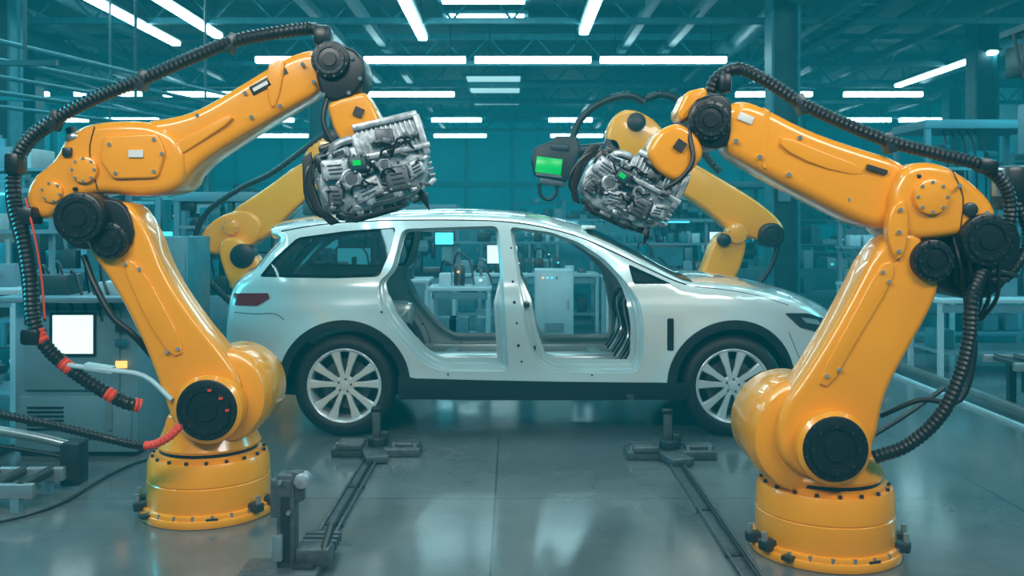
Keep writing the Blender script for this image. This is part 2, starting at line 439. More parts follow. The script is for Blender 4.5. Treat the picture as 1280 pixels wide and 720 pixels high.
b.box((.0,YC,.37),(2.3,1.56,.05),DGR,bev=.01); b.box((.1,YC,.44),(2.2,.26,.14),PRIM,bev=.04)
b.box((-1.5,YC,.55),(1.3,1.15,.06),DGR,bev=.01)
for x in (-.55,.2,.75): b.box((x,YC,.43),(.12,1.5,.08),PRIM,bev=.02)
for k in range(6): b.box((-.7+k*.33,YC-.35,.405),(.2,.35,.02),BLK,bev=.005); b.box((-.7+k*.33,YC+.35,.405),(.2,.35,.02),BLK,bev=.005)
for sd in (-1,1): b.box((.17,YC+sd*.80,.42),(2.0,.09,.13),PRIM,bev=.02)
b.box((1.22,YC,.72),(.05,1.5,.66),DGR,bev=.01); b.box((-.98,YC,.62),(.05,1.5,.40),PRIM,bev=.02)
b.box((1.9,YC,.6),(.7,1.1,.3),DGR,bev=.05); b.box((0,YC,.30),(3.6,1.2,.08),BLK,bev=.02)
b.cyl((1.05,YC-.75,1.0),(1.05,YC+.75,1.0),.035,DGR,seg=14); b.box((1.08,YC+.38,.92),(.2,.45,.22),DGR,bev=.04); b.box((1.1,YC-.3,.85),(.12,.28,.3),ALD,bev=.03)
b.box((1.0,YC-.55,.62),(.1,.14,.5),PRIM,rot=(0,.15,0),bev=.02); b.box((1.0,YC+.6,.62),(.1,.12,.5),PRIM,rot=(0,.15,0),bev=.02)
for k in range(9):
    y=YC-.75+.17*k; b.tube([(1.1,y,1.05),(.94,y+.05,.9+.03*(k%4)),(.98,y+.1,.68),(.86,y-.05,.5)],.011,BLK if k%3 else STL,seg=6,step=.05)
for sd in (-1,1):
    b.tube([(-2.0,YC+sd*.62,1.15),(-1.75,YC+sd*.60,1.42),(-1.6,YC+sd*.58,1.52)],.035,PRIM,seg=8,step=.1)
    b.box((-1.28,YC+sd*.62,.78),(.75,.18,.25),PRIM,bev=.08)
b.box((-.1,YC,1.655),(.09,1.1,.03),PRIM,bev=.01); b.box((.62,YC,1.59),(.1,1.1,.03),PRIM,bev=.01)
b.done('floor_pan_and_bulkheads',car)
b=B(O)
for c in (WR,WF):
    for sd in (-1,1):
        A=arc(c,.455,-5,185,24); vs=[];fs=[]
        for p in A: vs+=[(p.x,YC+sd*.86,p.y),(p.x,YC+sd*.52,p.y)]
        for i in range(len(A)-1): fs.append([2*i,2*i+1,2*i+3,2*i+2])
        k=len(vs); vs.append((c[0],YC+sd*.52,c[1])); fs+=[[2*i+1,2*i+3,k] for i in range(len(A)-1)]
        b.raw(vs,fs,BLK)
b.done('wheel_liners',car)
def wheel(c,sd):
    y=YC+sd*.915; b=B(O); cc=Vector((c[0],y,c[1])); d=Vector((0,-sd,0))
    R=c[1]-.001
    prof=[(.280,.012),(.288,.0),(.30,-.004),(.318,-.006),(.32,-.003),(.345,.0),(.368,.012),(R-.006,.035),(R,.06),(R,.165),(R-.006,.19),(.368,.212),(.31,.228),(.28,.22),(.275,.2)]
    b.lathe(prof,cc,d,TYRE,64)
    b.lathe([(.284,.004),(.278,.000),(.266,.006),(.258,.02),(.252,.10),(.25,.21),(.285,.222)],cc,d,RIM,64)
    b.lathe([(0,.115),(.19,.115),(.19,.135),(0,.135)],cc,d,ALD,40); b.lathe([(0,.17),(.25,.17)],cc,d,BLK,32)
    b.lathe([(0,.012),(.028,.013),(.032,.02),(.034,.022),(.062,.022),(.074,.034),(.076,.06),(0,.1)],cc,d,RIM,32)
    for k in range(5):
        a=pi/2+2*pi*k/5
        for q in (-1,1):
            da=a+q*.275; r0=.05;r1=.266
            u=Vector((math.cos(da),0,math.sin(da))); t=Vector((-math.sin(da),0,math.cos(da)))
            u0=Vector((math.cos(a+q*.22),0,math.sin(a+q*.22)))
            P0=cc+u0*r0; P1=cc+u*r1; vs=[]
            for P,w,dd in ((P0,.019,.022),(P0.lerp(P1,.5),.023,.012),(P1,.037,.012)):
                vs+=[P-t*w+d*(dd+.010),P-t*w*.7+d*dd,P+t*w*.7+d*dd,P+t*w+d*(dd+.010),P+t*w*.85+d*(dd+.05),P-t*w*.85+d*(dd+.05)]
            fs=[]
            for s_ in range(2):
                for i in range(6):
                    j=(i+1)%6; fs.append([s_*6+i,s_*6+j,(s_+1)*6+j,(s_+1)*6+i])
            b.raw(vs,fs,RIM)
    b.bolts(cc+d*.022,.050,5,ALD,r=.009,h=.006,d=-d)
    b.done('wheel',car,40)
for c in (WR,WF):
    for sd in (-1,1): wheel(c,sd)

# ---------------------------------------------------------------- robots
def robot_base(root,cx,cy,k=1.0,zt=.33):
    b=B(root.location)
    b.cyl((cx,cy,0),(cx,cy,.045*k),.370*k,YEL,seg=64,bev=.01); b.lathe([(.358*k,.04),(.36*k,.05),(.355*k,.065),(.335*k,.07)],(cx,cy,0),(0,0,1),YEL,64)
    b.lathe([(.335*k,.06*k),(.340*k,.08*k),(.336*k,.20*k),(.331*k,.205*k),(.336*k,.212*k),(.333*k,(zt-.03)*1),(.32*k,zt),(.0,zt)],(cx,cy,0),(0,0,1),YEL,64)
    b.bolts((cx,cy,.045*k),.352*k,22,STL,r=.010*k,h=.022*k,d=(0,0,1))
    for a in (3.25,3.6,5.75,6.15,.8,2.2):
        b.box((cx+.36*k*math.cos(a),cy+.36*k*math.sin(a),.07*k),(.09*k,.06*k,.05*k),DGR,rot=(0,0,a),bev=.01)
        b.cyl((cx+.385*k*math.cos(a),cy+.385*k*math.sin(a),.08*k),(cx+.385*k*math.cos(a),cy+.385*k*math.sin(a),.135*k),.014*k,STL,seg=10)
    b.box((cx-.26*k,cy-.27*k,.045),(.05,.05,.02),DGR,rot=(0,0,.7)); b.box((cx+.12*k,cy-.328*k,.045),(.06,.03,.02),DGR,rot=(0,0,.3))
    b.done('base',root)
    b=B(root.location); b.cyl((cx,cy,zt-.01),(cx,cy,zt+.05*k),.27*k,BLK,seg=48); b.lathe([(.29*k,zt-.01),(.29*k,zt+.02),(.27*k,zt+.025)],(cx,cy,0),(0,0,1),YEL,48); b.cyl((cx,cy,zt+.04*k),(cx,cy,zt+.16*k),.285*k,YEL,r1=.25*k,seg=48,bev=.02)
    b.bolts((cx,cy,zt+.0*k),.305*k,18,DGR,r=.010*k,h=.015*k,d=(0,0,1))
    b.done('turntable',root)
def disc(b,u,v,d,r,th,m,rim=None,bolt=0,seg=40):
    c=E3(u,v,d); b.cyl(c,c+Vector((0,th,0)),r,m,seg=seg,bev=.012)
    if rim: b.lathe([(r*.99,-.004),(r*1.02,.0),(r*1.12,.012),(r*1.12,th)],c+Vector((0,.01,0)),(0,1,0),rim,seg)
    if bolt: b.bolts(c,r*.82,bolt,STL,r=.008,h=.006)
def face_detail(b,u,v,d,r):
    c=E3(u,v,d); b.lathe([(0,-.012),(r*.35,-.012),(r*.38,-.004),(r*.6,-.002),(r*.62,-.010),(r*.78,-.010),(r*.8,0)],c,(0,1,0),BLK,32)
    b.bolts(c,r*.7,8,DGR,r=.008,h=.016); b.bolts(c,r*.9,12,DGR,r=.007,h=.004)
def seam(b,pts,d,r=.003):
    b.tube([E3(u,v,d) for u,v in pts],r,STK,seg=5,step=.04)
# ---- front-left robot
D=5.25; cx=E2(262,0,D).x; R1=empty('industrial_robot_arm',(cx,D,0))
robot_base(R1,cx,D)
b=B(R1.location)
c=E2(276,497,5.05); r=58/F*5.05
b.cyl((c.x,5.03,c.y),(c.x,5.52,c.y),r,YEL,seg=56,bev=.045); b.cyl((c.x,5.5,c.y),(c.x,5.66,c.y),r*.7,BLK,seg=40,bev=.02)
b.lathe([(r+.001,.09),(r+.006,.095),(r+.006,.115),(r+.001,.12)],(c.x,5.03,c.y),(0,1,0),YEL,56)
b.box((cx,5.27,.47),(.42,.40,.22),YEL,bev=.06)
b.done('shoulder_housing',R1)
b=B(R1.location)
b.prism(chaikin(EP([(110,258),(158,248),(184,285),(202,338),(240,396),(280,444),(304,484),(296,526),(256,550),(216,536),(202,492),(176,424),(138,352),(102,304)],4.98)),4.98,5.22,YEL,bev=.035)
b.prism(chaikin(EP([(148,322),(176,330),(216,404),(232,440),(214,448),(182,400)],4.97),1),4.968,5.0,YEL,bev=.008)
for (u,v) in ((156,330),(174,336),(222,436),(208,440)): b.cyl(E3(u,v,4.955),E3(u,v,4.98),.010,STL,seg=10)
b.done('lower_arm',R1)
b=B(R1.location)
disc(b,258,513,4.90,.165,.16,BLK,rim=YEL); face_detail(b,258,513,4.90,.165)
b.box(E3(284,513,4.885),(.02,.01,.012),RED); b.box(E3(262,488,4.885),(.02,.01,.012),RED); b.box(E3(276,498,4.885),(.02,.01,.012),RED)
disc(b,97,272,4.86,.135,.22,BLK); face_detail(b,97,272,4.86,.135)
disc(b,135,301,4.92,.10,.12,BLK); face_detail(b,135,301,4.92,.10)
b.cyl(E3(110,280,5.3),E3(110,280,5.62),.15,BLK,seg=32,bev=.02)
b.prism(chaikin(EP([(112,250),(142,248),(160,262),(168,300),(150,318),(128,300),(118,276)],4.95),1),4.95,5.1,BLK,bev=.01)
b.done('joint_motors',R1)
b=B(R1.location)
b.prism(chaikin(EP([(28,246),(36,222),(64,202),(78,172),(104,154),(150,150),(192,152),(228,172),(232,222),(214,240),(170,246),(128,240),(98,246),(74,258),(56,276),(36,268)],5.06)),5.06,5.44,YEL,bev=.05)
disc(b,104,212,5.03,.075,.05,YEL,bolt=8); disc(b,64,240,5.04,.06,.05,YEL,bolt=6)
b.prism(rcorner(EP([(128,170),(196,166),(206,190),(196,222),(140,224),(124,200)],5.03),.03),5.035,5.08,YEL,bev=.012)
for (u,v) in ((136,180),(192,174),(192,214),(144,216),(202,192)): b.cyl(E3(u,v,5.022),E3(u,v,5.04),.010,STL,seg=8)
disc(b,92,236,5.03,.012,.04,BLK); b.cyl(E3(95,176,5.1),E3(92,168,5.1),.05,STL,seg=20,bev=.01); b.cyl(E3(92,170,5.16),E3(88,160,5.16),.03,DGR,seg=14)
b.box(E3(84,190,5.05),(.05,.03,.05),DGR,bev=.008); b.box(E3(170,192,5.028),(.08,.01,.04),WHT)
seam(b,[(118,158),(112,190),(122,238)],5.056)
b.done('elbow_casting',R1)
b=B(R1.location)
tp=lambda x,z: 1-.28*max(0,min(1,(x-E2(200,0,5.1).x)/.9))
b.prism(chaikin(EP([(168,152),(216,146),(250,134),(292,108),(340,78),(366,64),(394,58),(414,74),(404,108),(352,138),(292,174),(240,208),(222,238),(176,244)],5.08)),5.08,5.42,YEL,bev=.05,taper=tp)
b.prism(chaikin(EP([(214,180),(246,164),(286,142),(292,150),(250,178),(222,196)],5.08),1),5.075,5.12,YEL,bev=.008)
b.box(E3(326,108,5.11),(.12,.02,.055),STK,rot=(0,-.5,0),bev=.004); b.box(E3(326,108,5.103),(.09,.02,.02),WHT,rot=(0,-.5,0)); b.box(E3(356,90,5.12),(.03,.02,.03),STK,rot=(0,-.5,0))
for (u,v) in ((218,190),(228,222),(306,116),(314,146),(378,80),(392,102),(246,144),(350,132)): b.cyl(E3(u,v,5.085),E3(u,v,5.14),.011,STL,seg=10)
b.prism(chaikin(EP([(330,84),(350,72),(356,80),(346,130),(336,136)],5.09),1),5.10,5.42,YEL,bev=.01)
b.done('forearm',R1)
b=B(R1.location)
disc(b,412,74,5.06,.105,.36,BLK); face_detail(b,412,74,5.06,.105)
b.prism(chaikin(EP([(392,66),(420,52),(452,66),(458,96),(444,120),(412,130),(396,108)],5.1),1),5.1,5.4,BLK,bev=.02)
for (u,v) in ((440,72),(450,98),(436,116),(404,118)): b.cyl(E3(u,v,5.08),E3(u,v,5.12),.012,STL,seg=8)
b.prism(rcorner(EP([(408,130),(424,122),(456,114),(470,138),(478,162),(448,180),(430,184),(416,160)],5.1),.03),5.10,5.36,YEL,bev=.025)
b.cyl(E3(445,165,5.23),E3(460,188,5.23),.11,BLK,seg=32,bev=.015); b.cyl(E3(452,176,5.23),E3(462,196,5.23),.13,DGR,seg=32,bev=.01)
b.box(E3(404,46,5.2),(.10,.14,.12),BLK,bev=.03); b.box(E3(448,140,5.09),(.05,.02,.05),STK,rot=(0,.4,0))
b.tube([E3(410,120,5.12),E3(404,150,5.1),E3(414,176,5.1),E3(434,196,5.12)],.014,HOSE,step=.03)
b.done('wrist',R1)
b=B(R1.location)
hp=[(402,40,5.2),(385,36,5.18),(340,42,5.1),(290,52,5.05),(240,72,5.0),(180,98,4.98),(120,122,4.98),(70,148,4.98),(34,176,5.0),(18,210,5.02),(18,250,5.02),(30,300,5.0),(38,350,5.0),(42,400,5.0),(60,436,5.0),(100,470,5.02),(150,500,5.05),(175,507,5.1)]
b.tube([E3(*p) for p in hp],.040,HOSE,rib=.16,step=.013,band=[(.80,.82),(.86,.88),(.94,.955),(.985,1)],bmat=RED)
b.tube([E3(u+5,v+4,d+.10) for u,v,d in hp[7:14]],.022,HOSE,rib=.15,step=.012)
b.tube([E3(u-8,v+6,d+.05) for u,v,d in hp[9:14]],.012,DGR,step=.03); b.tube([E3(u+14,v-2,d-.02) for u,v,d in hp[10:14]],.006,RED,step=.03)
b.tube([E3(*p) for p in [(40,420,5.0),(70,452,5.0),(130,462,4.98),(180,470,5.0),(215,500,4.96)]],.014,CABL,step=.05)
b.tube([E3(*p) for p in [(0,518,4.7),(60,530,4.7),(130,547,4.7),(180,557,4.72),(208,548,4.75),(228,530,4.8)]],.024,HOSE,rib=.18,step=.012,band=[(.76,.97)],bmat=RED)
b.tube([E3(*p) for p in [(105,320,5.05),(118,355,5.0),(140,395,4.98),(168,420,5.0),(195,450,5.1)]],.018,HOSE,step=.02)
b.box(E3(42,420,5.0),(.10,.12,.09),BLK,bev=.02); b.box(E3(20,205,5.02),(.08,.12,.12),BLK,bev=.02); b.box(E3(34,270,5.05),(.12,.14,.10),BLK,bev=.02)
b.box(E3(125,460,5.0),(.16,.06,.04),CABL,rot=(0,.15,0),bev=.01)
for k in (3,5,7):
    u,v,d=hp[k]; b.box(E3(u,v+3,d+.02),(.05,.11,.11),DGR,rot=(0,.4,0),bev=.01)
b.done('hose_pack',R1)
# ---- engine / gearbox payload
def engine(root,c,w,tilt,seed,yaw=0):
    rnd=random.Random(seed)
    b=B(root.location); k=w/.70
    b.M=Matrix.Translation(c)@Matrix.Rotation(-tilt,4,'Y')@Matrix.Rotation(yaw,4,'Z')@Matrix.Scale(k,4)
    b.prism(rcorner([Vector(p) for p in [(-.31,-.12),(-.20,-.21),(.20,-.21),(.30,-.13),(.33,.02),(.30,.12),(-.08,.17),(-.26,.14),(-.33,.0)]],.04),-.15,.15,ALU,bev=.02)
    b.prism(rcorner([Vector(p) for p in [(-.06,.06),(.34,.0),(.36,.20),(.33,.25),(.02,.27),(-.07,.22)]],.02),-.155,.155,ALU,bev=.015)
    for i in range(13): b.box((-.02+i*.028,-.0,.16-i*.002),(.011,.335,.17),ALU,rot=(0,-.03,0),bev=.003)
    b.box((.15,-.155,.252),(.38,.06,.04),ALU,rot=(0,.05,0),bev=.008); b.box((.16,-.16,.065),(.40,.06,.035),ALU,rot=(0,.08,0),bev=.008); b.box((.33,-.155,.12),(.04,.06,.24),ALU,bev=.008); b.box((.12,-.165,.16),(.10,.05,.10),ALD,rot=(0,.2,0),bev=.01)
    for i in range(6): b.box((.325,0,-.12+i*.035),(.035,.28,.014),ALU,bev=.003)
    b.lathe([(0,-.05),(.10,-.05),(.13,-.035),(.145,-.01),(.15,.03),(.12,.06)],(-.28,0,-.02),(1,0,0),ALU,36)
    b.bolts((-.30,0,-.02),.13,10,STL,r=.009,h=.015,d=(-1,0,0))
    for (x,z,sx,sz,h,a,m) in ((-.20,.06,.16,.12,.07,.2,ALU),(-.06,-.10,.17,.12,.06,-.15,ALU),(.12,-.09,.14,.14,.075,.1,ALD),(.24,-.06,.10,.10,.06,-.2,ALU),(-.24,-.08,.09,.12,.05,.3,ALD),(-.06,.05,.10,.10,.09,0,ALD),(.02,-.165,.22,.06,.05,.05,ALU),(-.16,.14,.14,.05,.05,-.1,ALU)):
        b.box((x,-.15-h/2+.01,z),(sx,h+.02,sz),m,rot=(0,a,0),bev=.016,seg=3)
        for q in (-1,1):
            for q2 in (-1,1): b.cyl((x+q*sx*.38,-.15-h,z+q2*sz*.36),(x+q*sx*.38,-.16-h,z+q2*sz*.36),.008,STL,seg=8)
        for q in range(3): b.box((x,-.15-h-.002,z-sz*.22+q*sz*.2),(sx*.5,.010,.007),DGR,rot=(0,a,0))
    for (x,z,r) in ((-.13,-.02,.06),(.07,.0,.04)):
        b.lathe([(r*1.15,-.0),(r*1.1,-.04),(r,-.065),(r*.98,-.08),(r*.8,-.085),(r*.75,-.075),(0,-.075)],(x,-.148,z),(0,1,0),ALU,28); b.bolts((x,-.20,z),r*1.02,6,STL,r=.006,h=.022)
        b.cyl((x,-.222,z),(x,-.226,z),r*.6,ALD,seg=24)
    b.box((-.07,-.245,.05),(.09,.03,.07),TDK,rot=(0,.2,0),bev=.008); b.box((-.075,-.263,.055),(.045,.006,.03),GRN,rot=(0,.2,0))
    for _ in range(60):
        x=rnd.uniform(-.28,.31); z=rnd.uniform(-.19,.16); s1=rnd.uniform(.012,.05); s2=rnd.uniform(.010,.032)
        b.box((x,-.165-rnd.uniform(0,.04),z),(s1,.06,s2),rnd.choice([ALU,ALD,ALD,DGR]),rot=(0,rnd.choice([0,0,.5,-.6]),0),bev=.004)
    for _ in range(26):
        x=rnd.uniform(-.22,.26); b.box((x,rnd.uniform(-.12,.12),-.215),(rnd.uniform(.03,.09),.07,rnd.uniform(.02,.07)),rnd.choice([ALU,ALD]),bev=.006)
    for _ in range(7):
        x=rnd.uniform(-.24,.18); z=rnd.uniform(-.14,.12)
        b.tube([(x,-.17,z),(x+.02,-.245,z+.03),(x+rnd.uniform(.04,.1),-.245,z+rnd.uniform(-.06,.06)),(x+rnd.uniform(.08,.14),-.16,z+rnd.uniform(-.08,.08))],.007,BLK,seg=8,step=.02)
    b.tube([(-.22,-.1,.14),(-.16,-.14,.20),(-.06,-.13,.21),(-.02,-.08,.2)],.024,ALU,seg=10,step=.03)
    b.done('gearbox_payload',root)
    b=B(root.location); b.M=Matrix.Translation(c)@Matrix.Rotation(-tilt,4,'Y')@Matrix.Rotation(yaw,4,'Z')@Matrix.Scale(k,4)
    b.box((-.12,0,.20),(.28,.24,.06),BLK,bev=.02); b.box((-.26,-.10,.12),(.08,.12,.12),BLK,bev=.02)
    for y in (-.15,.13):
        b.prism([Vector(p) for p in [(-.30,.2),(-.36,.18),(-.395,.05),(-.385,-.12),(-.33,-.22),(-.27,-.22),(-.34,-.12),(-.35,.04),(-.31,.14)]],y-.02,y+.02,BLK,bev=.006)
        b.prism([Vector(p) for p in [(-.28,-.20),(-.18,-.25),(.1,-.255),(.1,-.24),(-.16,-.23),(-.27,-.18)]],y-.012,y+.012,BLK,bev=.004)
    b.tube([(-.2,-.12,.2),(-.34,-.16,.12),(-.40,-.16,-.02),(-.38,-.15,-.14),(-.30,-.12,-.2)],.012,BLK,seg=8,step=.03)
    b.prism([Vector(p) for p in [(.16,-.19),(.24,-.17),(.265,-.24),(.25,-.32),(.225,-.25)]],-.08,-.04,BLK,bev=.006)
    b.cyl((.10,0,-.20),(.10,0,-.25),.05,ALD,seg=20)
    b.done('gripper',root)
engine(R1,E3(466,216,5.22),.67,.30,3,yaw=.15)

# ---- front-right robot
D=4.64; cx=E2(1030,0,D).x; R2=empty('industrial_robot_arm',(cx,D,0))
robot_base(R2,cx,D,zt=.335)
b=B(R2.location)
c=E2(1012,550,4.42)
b.cyl((c.x,4.42,c.y),(c.x,4.92,c.y),.272,YEL,seg=56,bev=.05); b.cyl((c.x,4.9,c.y),(c.x,5.06,c.y),.19,BLK,seg=40,bev=.02)
b.lathe([(.273,.10),(.278,.105),(.278,.125),(.273,.13)],(c.x,4.42,c.y),(0,1,0),YEL,56)
b.box((cx,4.68,.45),(.42,.40,.2),YEL,bev=.06); b.done('shoulder_housing',R2)
b=B(R2.location)
b.prism(chaikin(EP([(1104,296),(1150,286),(1178,346),(1170,380),(1136,440),(1106,496),(1096,560),(1060,602),(1005,600),(970,566),(974,516),(1014,462),(1060,384)],4.36)),4.36,4.60,YEL,bev=.035)
b.prism(chaikin(EP([(1100,330),(1118,326),(1118,350),(1068,432),(1038,486),(1020,478),(1062,402)],4.35),1),4.348,4.38,YEL,bev=.008)
for (u,v) in ((1104,340),(1112,352),(1034,470),(1050,462)): b.cyl(E3(u,v,4.335),E3(u,v,4.36),.009,STL,seg=10)
b.done('lower_arm',R2)
b=B(R2.location)
disc(b,1045,562,4.27,.155,.16,BLK,rim=YEL); face_detail(b,1045,562,4.27,.155)
disc(b,1236,300,4.32,.125,.24,BLK); face_detail(b,1236,300,4.32,.125)
disc(b,1168,326,4.32,.10,.14,BLK); face_detail(b,1168,326,4.32,.10)
b.prism(chaikin(EP([(1145,285),(1250,268),(1280,285),(1276,335),(1246,372),(1206,376),(1160,350)],4.45),1),4.45,4.85,BLK,bev=.03)
for k in range(7): b.box(E3(1192+k*11,342+(k%2)*8,4.44),(.022,.05,.09),DGR,rot=(0,.3*k,0),bev=.005)
b.box(E3(1262,235,4.6),(.12,.2,.22),BLK,bev=.03); b.box(E3(1248,228,4.45),(.05,.05,.14),STL,bev=.01)
for k in range(5): b.tube([E3(1190+k*14,290+k*4,4.42),E3(1200+k*12,330,4.36),E3(1206+k*10,372,4.40),E3(1210+k*4,400,4.45)],.010,BLK,seg=7,step=.03)
b.done('joint_motors',R2)
b=B(R2.location)
b.prism(chaikin(EP([(1122,222),(1138,203),(1176,202),(1212,222),(1244,252),(1250,276),(1214,292),(1166,300),(1130,300),(1112,268)],4.36)),4.36,4.80,YEL,bev=.045)
disc(b,1166,246,4.33,.085,.06,YEL,bolt=8); disc(b,1215,262,4.34,.035,.05,DGR); disc(b,1150,220,4.35,.012,.03,BLK)
b.prism(chaikin(EP([(1122,250),(1136,252),(1138,300),(1126,330),(1112,310),(1110,275)],4.33),1),4.335,4.4,YEL,bev=.012)
for (u,v) in ((1126,262),(1124,290),(1124,314),(1200,232),(1234,266)): b.cyl(E3(u,v,4.32),E3(u,v,4.37),.010,STL,seg=8)
seam(b,[(1190,212),(1204,246),(1200,292)],4.357)
b.done('elbow_casting',R2)
b=B(R2.location)
tp=lambda x,z: 1-.25*max(0,min(1,(E2(1100,0,4.5).x-x)/.8))
b.prism(chaikin(EP([(906,134),(930,122),(962,134),(1006,158),(1062,180),(1142,204),(1150,246),(1132,288),(1090,284),(1042,260),(984,230),(940,206),(908,186)],4.42)),4.42,4.76,YEL,bev=.05,taper=tp)
b.box(E3(932,148,4.455),(.075,.02,.04),WHT,rot=(0,.4,0),bev=.004); b.prism(chaikin(EP([(978,168),(1030,190),(1080,208),(1078,222),(1020,208),(974,184)],4.43),1),4.427,4.47,YEL,bev=.008)
b.box(E3(1096,212,4.415),(.10,.02,.022),STK,rot=(0,.3,0)); b.prism(chaikin(EP([(952,132),(966,140),(962,214),(950,208)],4.45),1),4.45,4.73,YEL,bev=.01)
for (u,v) in ((1096,264),(950,196),(1120,214),(1000,172),(1060,250),(920,176),(986,218)): b.cyl(E3(u,v,4.43),E3(u,v,4.48),.011,STL,seg=10)
b.done('forearm',R2)
b=B(R2.location)
disc(b,888,150,4.43,.10,.34,BLK); face_detail(b,888,150,4.43,.10)
b.prism(chaikin(EP([(862,128),(900,112),(918,130),(916,180),(890,188),(862,172)],4.46),1),4.46,4.74,BLK,bev=.02)
b.prism(rcorner(EP([(846,140),(858,114),(884,108),(886,124),(868,142),(852,152)],4.5),.03),4.5,4.72,YEL,bev=.02)
b.prism(rcorner(EP([(808,190),(824,162),(848,152),(872,166),(882,192),(866,214),(846,228),(822,214)],4.44),.04),4.44,4.72,YEL,bev=.03)
b.cyl(E3(835,198,4.58),E3(812,216,4.58),.11,BLK,seg=32,bev=.015); b.box(E3(850,182,4.43),(.05,.02,.05),STK,rot=(0,.6,0))
b.done('wrist',R2)
engine(R2,E3(785,238,4.62),.50,-.42,11,yaw=-.1)
b=B(R2.location)
hp=[(888,118,4.6),(896,98,4.58),(922,86,4.55),(956,100,4.52),(1000,128,4.5),(1050,152,4.46),(1110,176,4.42),(1170,192,4.4),(1224,206,4.4),(1256,232,4.42),(1262,275,4.45),(1238,320,4.42),(1216,370,4.3),(1212,420,4.28),(1200,470,4.28),(1175,520,4.3),(1135,556,4.35),(1092,572,4.38)]
b.tube([E3(*p) for p in hp],.034,HOSE,rib=.16,step=.012)
b.tube([E3(*p) for p in [(876,120,4.55),(862,160,4.46),(866,200,4.42),(850,224,4.42),(830,236,4.44)]],.012,HOSE,step=.02)
b.tube([E3(*p) for p in [(1210,390,4.5),(1218,440,4.5),(1200,500,4.5),(1150,500,4.55),(1100,520,4.6)]],.014,HOSE,step=.03)
b.tube([E3(*p) for p in [(1270,250,4.5),(1285,300,4.5),(1260,345,4.45),(1230,350,4.45)]],.026,HOSE,rib=.16,step=.012)
b.tube([E3(*p) for p in [(1090,545,4.9),(1130,520,4.95),(1180,485,5.0)]],.014,DGR,step=.05)
b.box(E3(906,104,4.55),(.06,.08,.1),BLK,bev=.02); b.box(E3(1232,208,4.4),(.09,.1,.07),BLK,rot=(0,.3,0),bev=.02)
for k in (4,6):
    u,v,d=hp[k]; b.box(E3(u,v+3,d+.02),(.05,.10,.10),DGR,rot=(0,-.4,0),bev=.01)
b.done('hose_pack',R2)

# ---- rear robots
D=9.9
cx=E2(338,0,D).x; R3=empty('industrial_robot_arm',(cx,D+.15,0)); robot_base(R3,cx,D+.15,1.0)
b=B(R3.location); b.cyl((cx,D-.1,.62),(cx,D+.4,.62),.27,YEL,seg=40,bev=.04); b.cyl((cx,D-.2,.62),(cx,D-.1,.62),.16,BLK,seg=30,bev=.01)
b.prism(chaikin([Vector(E2(268,305,D)),Vector(E2(300,292,D)),Vector(E2(322,318,D)),Vector((cx+.2,.75)),Vector((cx+.1,.45)),Vector((cx-.2,.5))]),D-.12,D+.14,YEL,bev=.04)
b.done('lower_arm',R3)
b=B(R3.location)
b.prism(chaikin(EP([(246,312),(252,288),(272,270),(306,260),(328,274),(324,302),(300,314),(272,320)],D)),D,D+.35,YEL,bev=.04)
b.prism(chaikin(EP([(276,270),(330,236),(380,198),(408,202),(406,230),(364,264),(334,298),(300,306)],D)),D+.02,D+.34,YEL,bev=.04)
b.prism(chaikin(EP([(378,200),(386,180),(404,168),(418,178),(422,206),(406,234),(390,228)],D),1),D-.02,D+.3,YEL,bev=.03) 
disc(b,412,170,D-.02,.08,.3,BLK); disc(b,302,320,D-.15,.13,.2,BLK); disc(b,250,316,D-.02,.10,.3,BLK); disc(b,288,284,D-.04,.09,.1,YEL,bolt=8)
b.box(E3(418,158,D+.15),(.10,.2,.2),BLK,bev=.03); b.cyl(E3(400,230,D+.16),E3(396,252,D+.16),.11,DGR,seg=24); b.box(E3(398,258,D+.16),(.3,.25,.2),ALD,bev=.03)
b.done('forearm',R3)
b=B(R3.location); b.tube([E3(u,v,D) for u,v in [(410,165),(385,183),(340,216),(300,236),(262,262),(246,290),(242,320),(260,350),(290,380)]],.035,HOSE,rib=.2,step=.03); b.done('hose_pack',R3)

cx=E2(872,0,D).x; R4=empty('industrial_robot_arm',(cx,D+.15,0)); robot_base(R4,cx,D+.15,1.0)
b=B(R4.location); b.cyl((cx,D-.1,.62),(cx,D+.4,.62),.27,YEL,seg=40,bev=.04); b.cyl((cx,D-.2,.62),(cx,D-.1,.62),.16,BLK,seg=30,bev=.01)
b.prism(chaikin([Vector(E2(892,288,D)),Vector(E2(932,292,D)),Vector(E2(926,330,D)),Vector(E2(908,362,D)),Vector((cx+.2,.6)),Vector((cx,.42)),Vector((cx-.22,.6)),Vector(E2(876,340,D))]),D-.12,D+.14,YEL,bev=.04)
b.done('lower_arm',R4)
b=B(R4.location)
b.prism(chaikin(EP([(836,196),(862,200),(900,222),(944,248),(978,276),(982,292),(960,302),(920,296),(884,262),(846,238),(830,220)],D)),D,D+.34,YEL,bev=.05)
disc(b,966,294,D-.12,.13,.35,BLK); face_detail(b,966,294,D-.12,.13); disc(b,922,292,D-.16,.11,.2,YEL,bolt=6); disc(b,906,300,D-.2,.07,.1,BLK)
b.prism(chaikin(EP([(756,168),(768,142),(790,134),(822,150),(838,176),(846,202),(830,210),(796,196),(764,190)],D)),D+.02,D+.3,YEL,bev=.04)
disc(b,796,152,D-.03,.10,.34,BLK); disc(b,834,188,D-.02,.12,.34,DGR)
b.prism(chaikin(EP([(752,190),(758,170),(776,172),(780,196),(766,204)],D)),D+.02,D+.26,BLK,bev=.03)
b.cyl(E3(766,185,D+.15),E3(715,190,D+.15),.07,BLK,seg=20)
b.done('forearm',R4)
b=B(R4.location); dd=D-.02
